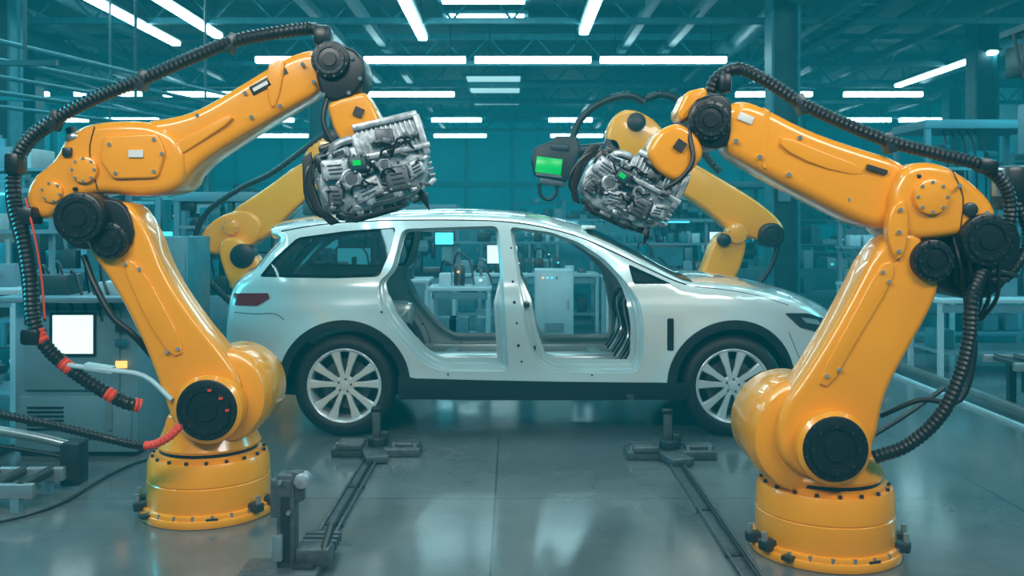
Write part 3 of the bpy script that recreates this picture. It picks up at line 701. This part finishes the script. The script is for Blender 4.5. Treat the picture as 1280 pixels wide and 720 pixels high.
b.prism(rcorner(EP([(668,184),(690,176),(694,170),(722,170),(726,190),(716,212),(708,228),(668,220),(664,200)],dd),.03),dd,dd+.3,BLK,bev=.02)
b.box(E3(686,207,dd-.01),(.28,.02,.17),GRN,rot=(0,.12,0),bev=.005); b.box(E3(690,228,dd+.14),(.28,.24,.07),ALD,rot=(0,.12,0),bev=.01)
b.box(E3(686,219,dd-.015),(.28,.03,.03),ALD,rot=(0,.12,0)); b.box(E3(700,184,dd-.01),(.2,.03,.07),DGR,rot=(0,.1,0),bev=.01)
b.tube([E3(u,v,dd+.1) for u,v in [(674,230),(676,244),(686,250),(694,244),(696,232)]],.02,BLK,step=.03)
b.done('inspection_scanner_head',R4)
b=B(R4.location); b.tube([E3(u,v,D+.1) for u,v in [(716,172),(724,152),(742,134),(768,122),(790,120),(806,128)]],.045,HOSE,rib=.2,step=.03)
b.tube([E3(u,v,D+.1) for u,v in [(806,124),(826,118),(846,124),(862,144),(880,190),(900,215)]],.045,HOSE,rib=.2,step=.03)
b.tube([E3(u,v,D) for u,v in [(975,300),(960,340),(930,370),(900,390)]],.03,HOSE,rib=.2,step=.03); b.done('hose_pack',R4)

# ---------------------------------------------------------------- floor tracks and stands
def track(x,y0,y1):
    b=B((x,y0,0))
    for dx in (-.045,.045): b.box((x+dx,(y0+y1)/2,.014),(.014,y1-y0,.028),ALD,bev=.004)
    b.box((x,(y0+y1)/2,.006),(.10,y1-y0,.012),ALD)
    for k in range(int((y1-y0)/.7)): b.box((x,y0+.2+.7*k,.012),(.12,.04,.014),DGR)
    b.cyl((x+.02,y0,.03),(x+.02,y1,.03),.008,BLK,seg=8); b.done('floor_track')
track(-.965,4.75,6.38); track(1.10,3.6,6.2)
def stand(x,y):
    b=B((x,y,0))
    b.box((x,y,.03),(.62,.22,.06),ALD,bev=.012); b.box((x-.18,y-.03,.075),(.18,.2,.04),ALD,bev=.01); b.box((x+.2,y+.02,.07),(.2,.14,.03),ALD,bev=.01)
    b.box((x+.0,y-.16,.035),(.16,.30,.05),ALD,rot=(0,0,.3),bev=.01); b.cyl((x,y,.05),(x,y,.12),.07,DGR,seg=20,bev=.01)
    b.box((x-.01,y+.02,.2),(.055,.055,.24),ALD,bev=.008); b.box((x-.01,y+.02,.31),(.07,.07,.03),BLK,bev=.006); b.box((x+.05,y,.12),(.06,.05,.08),DGR,bev=.01)
    for sx in (-.27,-.1,.12,.27): b.cyl((x+sx,y-.06,.06),(x+sx,y-.06,.09),.014,STL,seg=8)
    b.done('car_locating_stand')
stand(-.95,6.5); stand(1.10,6.42)
b=B((-1.02,4.3,0)); x,y=-1.05,4.28
b.box((x-.02,y,.02),(.36,.22,.04),ALD,bev=.008); b.box((x+.0,y+.03,.25),(.085,.10,.44),ALD,bev=.012); b.box((x-.02,y+.0,.36),(.10,.05,.18),ALD,bev=.01)
b.box((x-.0,y-.025,.22),(.04,.01,.30),DGR); 
b.box((x+.05,y+.02,.41),(.06,.06,.14),ALD,bev=.01); b.cyl((x+.075,y-.03,.44),(x+.075,y+.05,.44),.035,ALU,seg=16,bev=.005); b.box((x-.03,y-.04,.14),(.05,.04,.12),STL,bev=.008)
b.box((x+.12,y+.05,.08),(.16,.12,.08),ALD,bev=.012); b.cyl((x+.17,y,.1),(x+.17,y+.2,.16),.02,BLK,seg=12)
for k in range(5): b.box((x+.1+.0*k,y+.12+.06*k,.055),(.18,.03,.05),ALD,bev=.008)
for (dx,dz) in ((-.02,.12),(.02,.3),(-.02,.44)): b.cyl((x+dx,y-.03,dz),(x+dx,y-.05,dz),.010,STL,seg=8)
b.box((x+.085,y+.2,.03),(.10,.5,.06),DGR,bev=.01); b.done('clamp_stand')
b=B((4.15,9,0))
b.box((4.05,9,.012),(.05,9,.024),CABL); b.box((4.35,9,.03),(.06,9,.06),STL,bev=.01); b.box((4.2,9,.006),(.34,9,.012),DGR); b.done('floor_guide_rail')
b=B((-3,5.0,0)); b.tube([E3(u,v,1897.5/(v-275)).to_2d().to_3d()+Vector((0,0,.012)) for u,v in [(-30,662),(0,655),(40,645),(80,630),(110,612),(140,594),(172,580),(200,573)]],.009,HOSE,seg=8,step=.04); b.done('floor_cable')

# ---------------------------------------------------------------- workshop equipment
def cabinet(x,y,w,d,h,m=CAB,name='machine_cabinet',scr=False,rnd=random):
    b=B((x,y,0)); b.box((x,y,.04),(w*.96,d*.96,.08),BLK); b.box((x,y,h/2+.04),(w,d,h-.08),m,bev=.015)
    n=max(1,int(w/.5))
    for k in range(n):
        xx=x-w/2+w*(k+.5)/n; b.box((xx,y-d/2-.006,h*.5),(w/n-.05,.015,h*.8),m,bev=.006); b.box((xx+w/n*.36,y-d/2-.02,h*.55),(.015,.02,.12),STL)
        for j in range(5): b.box((xx,y-d/2-.016,h*.2+j*.025),(w/n*.5,.006,.008),BLK)
    if scr: b.box((x,y-d/2-.02,h*.78),(.26,.02,.18),SCRN)
    for k in range(4): b.cyl((x-w*.3+k*.06,y-d/2-.01,h*.9),(x-w*.3+k*.06,y-d/2-.03,h*.9),.012,rnd.choice([CYL,WARM,GRN,BLK]),seg=10)
    return b.done(name)
def bench(x,y,w,d,h=.85,seed=0,shelf=True):
    rnd=random.Random(seed); b=B((x,y,0)); b.box((x,y,h-.02),(w,d,.045),CABL,bev=.006)
    for sx in (-1,1):
        for sy in (-1,1): b.box((x+sx*(w/2-.04),y+sy*(d/2-.04),(h-.04)/2),(.05,.05,h-.04),CABL)
    b.box((x,y,.25),(w-.1,d-.06,.03),CAB)
    if w>1.6: b.box((x,y-d/2+.04,(h-.04)/2),(.05,.05,h-.04),CABL)
    b.box((x,y-d/2+.03,h-.1),(w-.1,.03,.08),CAB)
    if shelf:
        for sx in (-1,1): b.box((x+sx*(w/2-.05),y+d/2-.05,h+.4),(.04,.04,.8),CAB)
        b.box((x,y+d/2-.1,h+.45),(w,.25,.03),CAB); b.box((x,y+d/2-.1,h+.8),(w,.1,.04),CAB); b.box((x,y+d/2-.16,h+.77),(w*.6,.04,.02),CYL)
    if w>1.2: 
        mxx=x+rnd.uniform(-.3,.3)*w; b.box((mxx,y-.05,h+.28),(.5,.04,.32),BLK,bev=.01); b.box((mxx,y-.074,h+.28),(.45,.006,.27),rnd.choice([SCRN,CYL,TMD,CYL])); b.box((mxx,y-.03,h+.06),(.05,.04,.12),BLK); b.box((mxx,y-.03,h+.01),(.2,.15,.02),BLK)
    xx=x-w/2+.12
    while xx<x+w/2-.2:
        ww=rnd.uniform(.06,.24); hh=rnd.uniform(.05,.34); m=rnd.choice([CAB,CABL,TDK,DGR,TMD,BLK,ALD])
        b.box((xx+ww/2,y+rnd.uniform(-.1,.1),h+hh/2),(ww,rnd.uniform(.1,.3),hh),m,bev=.01)
        if rnd.random()<.4: b.tube([(xx,y,h+hh),(xx+.05,y-.05,h+hh+.15),(xx+.2,y-.1,h+hh+.05),(xx+.25,y-.15,h+.02)],.012,BLK,seg=6,step=.06)
        if rnd.random()<.3: b.cyl((xx+ww/2,y,h),(xx+ww/2,y,h+hh+.2),.02,STL,seg=8)
        if shelf and rnd.random()<.7: b.box((xx+ww/2,y+d/2-.1,h+.465+.07),(ww*.9,.18,.14),rnd.choice([TMD,CABL,TDK]),bev=.008)
        if rnd.random()<.25: b.box((xx+ww/2,y-.16,h+hh*.7),(.03,.02,.02),rnd.choice([CYL,SCRN,WARM]))
        if rnd.random()<.5:
            w2=rnd.uniform(.1,.3); b.box((xx+ww/2,y,.27+.1),(w2,.3,.2),rnd.choice([TMD,TDK,CAB]),bev=.01)
        xx+=ww+rnd.uniform(.02,.10)
    return b.done('workbench')
def rack(x,y,w,d,h,seed,name='parts_rack'):
    rnd=random.Random(seed); b=B((x,y,0))
    for sx in (-1,1):
        for sy in (-1,1): b.box((x+sx*(w/2-.03),y+sy*(d/2-.03),h/2),(.05,.05,h),CAB)
    z=.15
    while z<h:
        b.box((x,y,z),(w,d,.03),CAB); xx=x-w/2+.08
        while xx<x+w/2-.25:
            ww=rnd.uniform(.10,.34); hh=rnd.uniform(.08,.38)
            if z+hh<h+.1 and rnd.random()<.8: b.box((xx+ww/2,y,z+.015+hh/2),(ww*.92,d*.8,hh),rnd.choice([TMD,TDK,CAB,CABL,DGR]),bev=.01)
            if rnd.random()<.14: b.box((xx+ww/2,y-d*.41,z+.1),(.05,.02,.03),rnd.choice([CYL,SCRN,WARM]))
            xx+=ww+.03
        z+=.5
    return b.done(name)
def machine(x,y,w,d,h,seed,name='assembly_machine'):
    rnd=random.Random(seed); b=B((x,y,0)); b.box((x,y,.35),(w,d,.7),CAB,bev=.02)
    for sx in (-1,1):
        for sy in (-1,1): b.box((x+sx*(w/2-.05),y+sy*(d/2-.05),h/2+.3),(.07,.07,h-.6),CAB)
    b.box((x,y,h-.06),(w,d,.12),CAB,bev=.01); b.box((x,y-d/2+.02,h*.78),(w*.9,.03,.04),STL)
    b.box((x,y,h*.72),(w*.35,d*.4,h*.3),TMD,bev=.02); b.cyl((x,y,.7),(x,y,h*.6),.06,STL,seg=14); b.box((x,y,.78),(w*.6,d*.6,.14),DGR,bev=.02)
    for k in range(5): b.tube([(x-w*.3+k*.1,y-d*.3,h-.1),(x-w*.3+k*.13,y-d*.4,h-.5),(x-w*.2+k*.1,y-d*.3,.8)],.014,BLK,seg=6,step=.08)
    for _ in range(26): b.box((x+rnd.uniform(-.42,.42)*w,y-d*rnd.uniform(.2,.42),rnd.uniform(.85,h-.15)),(rnd.uniform(.06,.3),.12,rnd.uniform(.05,.25)),rnd.choice([TDK,DGR,CABL,BLK,TMD,CAB,TDK]),bev=.01)
    b.box((x+w*.36,y-d/2-.08,1.35),(.34,.05,.24),BLK,bev=.01); b.box((x+w*.36,y-d/2-.108,1.35),(.29,.006,.19),rnd.choice([SCRN,CYL,TMD]))
    return b.done(name)
b=B((-3.2,6.75,0)); c=E2(95,0,6.4).x
b.box((c,6.75,.56),(.86,.7,1.06),CAB,bev=.02); b.box((c,6.75,.05),(.8,.64,.1),BLK); b.box((c-.02,6.385,.75),(.66,.03,.56),CAB,bev=.01)
b.box(E3(91,418,6.36),(.32,.02,.30),BLK,bev=.005); b.box(E3(91,418,6.345),(.275,.01,.265),SCRN)
b.box((c,6.39,.28),(.78,.02,.3),CAB,bev=.01); b.box((c+.25,6.37,.3),(.03,.03,.2),STL)
for k in range(6): b.box((c-.2,6.375,.2+k*.03),(.25,.01,.012),BLK)
b.box((c,6.45,1.11),(.9,.5,.04),CAB,bev=.01); b.box((c-.2,6.5,1.2),(.3,.25,.14),TDK,bev=.01); b.box((c+.25,6.5,1.17),(.2,.2,.1),CABL,bev=.01)
for k in range(6): b.tube([(c-.4+k*.1,6.6,1.13),(c-.38+k*.1,6.5,1.3+.03*(k%3)),(c-.25+k*.09,6.4,1.2),(c-.2+k*.1,6.37,.95)],.010,BLK,seg=6,step=.04)
for k,(dx,dz) in enumerate(((-.3,.95),(-.3,.85),(.33,.9),(.33,.8),(.33,.65))): b.box((c+dx,6.365,dz),(.08,.015,.05),[TDK,CYL,DGR,TMD,WARM][k],bev=.004)
b.done('control_console')
ox,oy=-.3,.22
b=B((-3.9,6.3,0))
b.box((-3.62+ox,6.1+oy,.02),(.7,.6,.04),DGR,bev=.01); b.box((-3.6+ox,6.1+oy,.45),(.09,.09,.86),CAB); b.box((-3.45+ox,6.0+oy,.62),(.5,.35,.06),DGR,bev=.01); b.box((-3.42+ox,6.0+oy,.32),(.34,.34,.5),TDK,bev=.02)
b.box((-3.62+ox,5.95+oy,.98),(.4,.3,.26),CABL,bev=.03)
b.done('tool_trolley')
b=B((-3.0,5.3,0))
for dy in (0,.35): b.box((-3.35,5.2+dy,.12),(1.3,.05,.08),STL,bev=.008)
for k in range(8): b.cyl((-3.9+k*.16,5.2,.14),(-3.9+k*.16,5.55,.14),.03,DGR,seg=12)
for sx in (-3.9,-2.8):
    for dy in (0,.35): b.box((sx,5.2+dy,.04),(.05,.05,.08),CAB)
b.done('roller_conveyor')
b=B((-3.3,5.8,0)); b.tube([(-3.9,5.8,.42),(-3.1,5.8,.30),(-2.75,5.8,.22)],.03,STL,step=.1); b.tube([(-3.9,5.75,.34),(-3.1,5.75,.22),(-2.75,5.75,.16)],.015,BLK,step=.1)
b.box((-2.75,5.78,.13),(.12,.14,.26),DGR,bev=.01); b.box((-3.9,5.78,.21),(.1,.14,.42),DGR,bev=.01); b.done('pneumatic_feed_arm')
bench(-4.65,7.6,1.5,.7,h=1.1,seed=33); cabinet(-3.3,8.4,.9,.6,1.5,TMD,scr=True); rack(-4.9,9.4,1.8,.6,2.3,5)
machine(-3.6,12.0,1.3,1.0,2.0,1); rack(-6.9,11.0,2.0,.6,2.6,6); machine(-5.4,12.4,1.8,1.2,2.4,2); rack(-8.6,13.2,2.2,.7,2.9,8)
bench(-1.9,12.6,1.6,.7,seed=3,shelf=False); cabinet(-3.6,13.8,1.2,.6,1.9,CAB,scr=True)
bench(-.62,11.2,.75,.6,seed=9,shelf=False); bench(.2,14.0,2.2,.8,seed=4); cabinet(.55,12.2,.5,.5,1.0,CABL,name='white_cabinet'); machine(-1.6,15.5,1.4,1,1.9,3)
bench(2.1,13.2,1.6,.7,seed=5); cabinet(1.4,15.6,1.4,.6,1.6,TMD); machine(2.9,16.2,1.6,1.2,2.1,4)
bench(5.75,10.0,2.6,.8,seed=6,h=.82,shelf=False); bench(8.6,10.4,2.4,.8,seed=7); bench(5.4,11.6,2.4,.7,seed=10)
machine(6.4,12.9,1.7,1.1,3.0,31)
rack(6.4,14.4,2.4,.7,2.6,12); machine(9.6,13.4,2.0,1.2,2.6,5); rack(9.8,16,2.6,.7,2.8,13); machine(4.0,18.5,2.2,1.2,2.4,6); rack(7.2,19,3,.7,2.5,14)
machine(-7,17,2.4,1.3,2.6,7); rack(-10,17.5,3,.7,2.8,15); bench(-3.4,18,2.6,.8,seed=16); bench(0.6,19,2.6,.8,seed=17); cabinet(-1.2,21,2,.8,1.8,TMD); rack(2.4,22,2.4,.7,2.1,18)
rack(-7,23,3,.8,2.6,19); machine(7.4,23,2.6,1.4,2.7,8); bench(-2,26,3,.8,seed=20); rack(1.6,27,3,.8,2.2,21); rack(10.5,22,3,.8,2.6,22); rack(-11.5,25,3,.8,2.6,23)
b=B((5.2,8,0))
for dy in (0,.5): b.box((5.3,7.7+dy,.42),(2.2,.05,.07),STL,bev=.008)
for k in range(12): b.cyl((4.3+k*.18,7.7,.43),(4.3+k*.18,8.2,.43),.03,DGR,seg=12)
for sx in (4.45,5.3,6.3):
    for dy in (0,.5): b.box((sx,7.7+dy,.2),(.06,.06,.4),BLK)
b.box((5.4,7.68,.2),(1.8,.04,.05),BLK); b.box((4.7,7.95,.22),(.4,.4,.2),DGR,bev=.02); b.box((4.8,7.95,.55),(.3,.3,.18),ALD,bev=.02); b.box((5.3,7.95,.52),(.25,.3,.12),DGR,bev=.02); b.done('roller_conveyor')
b=B((5.2,8.5,3))
b.box((5.35,9.0,3.5),(.9,.5,.06),TDK); b.box((5.3,9.0,2.55),(.5,.4,.5),CAB,bev=.02); b.cyl((5.3,9,2.8),(5.3,9,5.9),.04,TDK,seg=10)
b.box((5.0,9.0,3.2),(.2,.3,.3),DGR,bev=.02); b.box((5.0,8.84,2.9),(.12,.05,.2),ALD,bev=.01)
for k in range(9): b.tube([(4.85+k*.1,8.9,3.45),(4.9+k*.1,8.8,3.0),(5.1+k*.06,8.78,2.7),(5.0+k*.08,8.8,2.35)],.018,BLK,seg=6,step=.08)
b.done('hanging_supply_unit')
b=B((-5,9,3))
for k in range(5): b.cyl((-6.6+k*.35,8,2.9+.12*k),(-4.0+k*.1,14,2.9+.12*k),.025,TMD,seg=8)
for yy in (8.5,11,13.5): b.box((-5.2,yy,3.1),(2.0,.05,.05),TDK); b.cyl((-5.9,yy,3.1),(-5.9,yy,5.9),.02,TDK,seg=6); b.cyl((-4.5,yy,3.1),(-4.5,yy,5.9),.02,TDK,seg=6)
b.done('overhead_cable_tray')

# ---------------------------------------------------------------- lighting
def area(name,loc,target,sx,sy,p,col):
    l=bpy.data.lights.new(name,'AREA'); l.shape='RECTANGLE'; l.size=sx; l.size_y=sy; l.energy=p; l.color=col
    o=bpy.data.objects.new(name,l); o.location=loc; o.rotation_euler=(Vector(target)-Vector(loc)).to_track_quat('-Z','Y').to_euler(); scene.collection.objects.link(o)
area('added_soft_fill',(-2.2,.6,4.6),(-.8,6,.8),4,.6,265,(1,.96,.90))  # unseen soft lamp, added to light robots and car from the front
area('added_soft_fill',(3.2,.8,4.6),(1.5,6,.8),3,.6,165,(1,.97,.92))  # second unseen front fill, added on the right
area('added_soft_fill',(0,8.0,5.6),(0,8.0,0),6,1.2,190,(.72,.96,1))  # added overhead fill above the car, out of view
area('added_teal_fill',(-8.5,6.5,3.6),(-1.5,6.6,.2),2,2,420,(.03,.78,1))  # added teal side fill for a cyan glow; aimed at the floor
area('added_teal_fill',(9,9,4.0),(2,8,.8),2,2,210,(.04,.78,1))  # matching teal fill added from the right
area('added_hall_fill',(6,10.5,5.5),(6,11,0),4,1,210,(.3,.90,1))  # unseen cool fill added to brighten the background benches
area('added_hall_fill',(-6,11,5.5),(-6,11.5,0),4,1,180,(.3,.90,1))  # same added background fill, left side
w=bpy.data.worlds.new('World'); scene.world=w; w.use_nodes=True; nt=w.node_tree
nt.nodes['Background'].inputs[0].default_value=(.1,.55,.66,1); nt.nodes['Background'].inputs[1].default_value=.4
ab=nt.nodes.new('ShaderNodeVolumeAbsorption'); em=nt.nodes.new('ShaderNodeEmission'); ad=nt.nodes.new('ShaderNodeAddShader')
ab.inputs['Color'].default_value=(0,0,0,1); ab.inputs['Density'].default_value=.02
em.inputs['Color'].default_value=(.015,.62,.80,1); em.inputs['Strength'].default_value=.0072  # glowing air: teal emission builds up with distance to imitate haze
nt.links.new(ab.outputs[0],ad.inputs[0]); nt.links.new(em.outputs[0],ad.inputs[1]); nt.links.new(ad.outputs[0],nt.nodes['World Output'].inputs['Volume'])
scene.view_settings.view_transform='Standard'
# ---------------------------------------------------------------- camera
cam=bpy.data.cameras.new('camera'); co=bpy.data.objects.new('camera',cam); scene.collection.objects.link(co)
co.location=(0,0,H); co.rotation_euler=(pi/2,0,0); cam.lens=36*F/1280; cam.sensor_width=36; cam.shift_y=-85/1280
cam.dof.use_dof=True; cam.dof.focus_distance=5.8; cam.dof.aperture_fstop=2.6
cam.clip_end=200
scene.camera=co
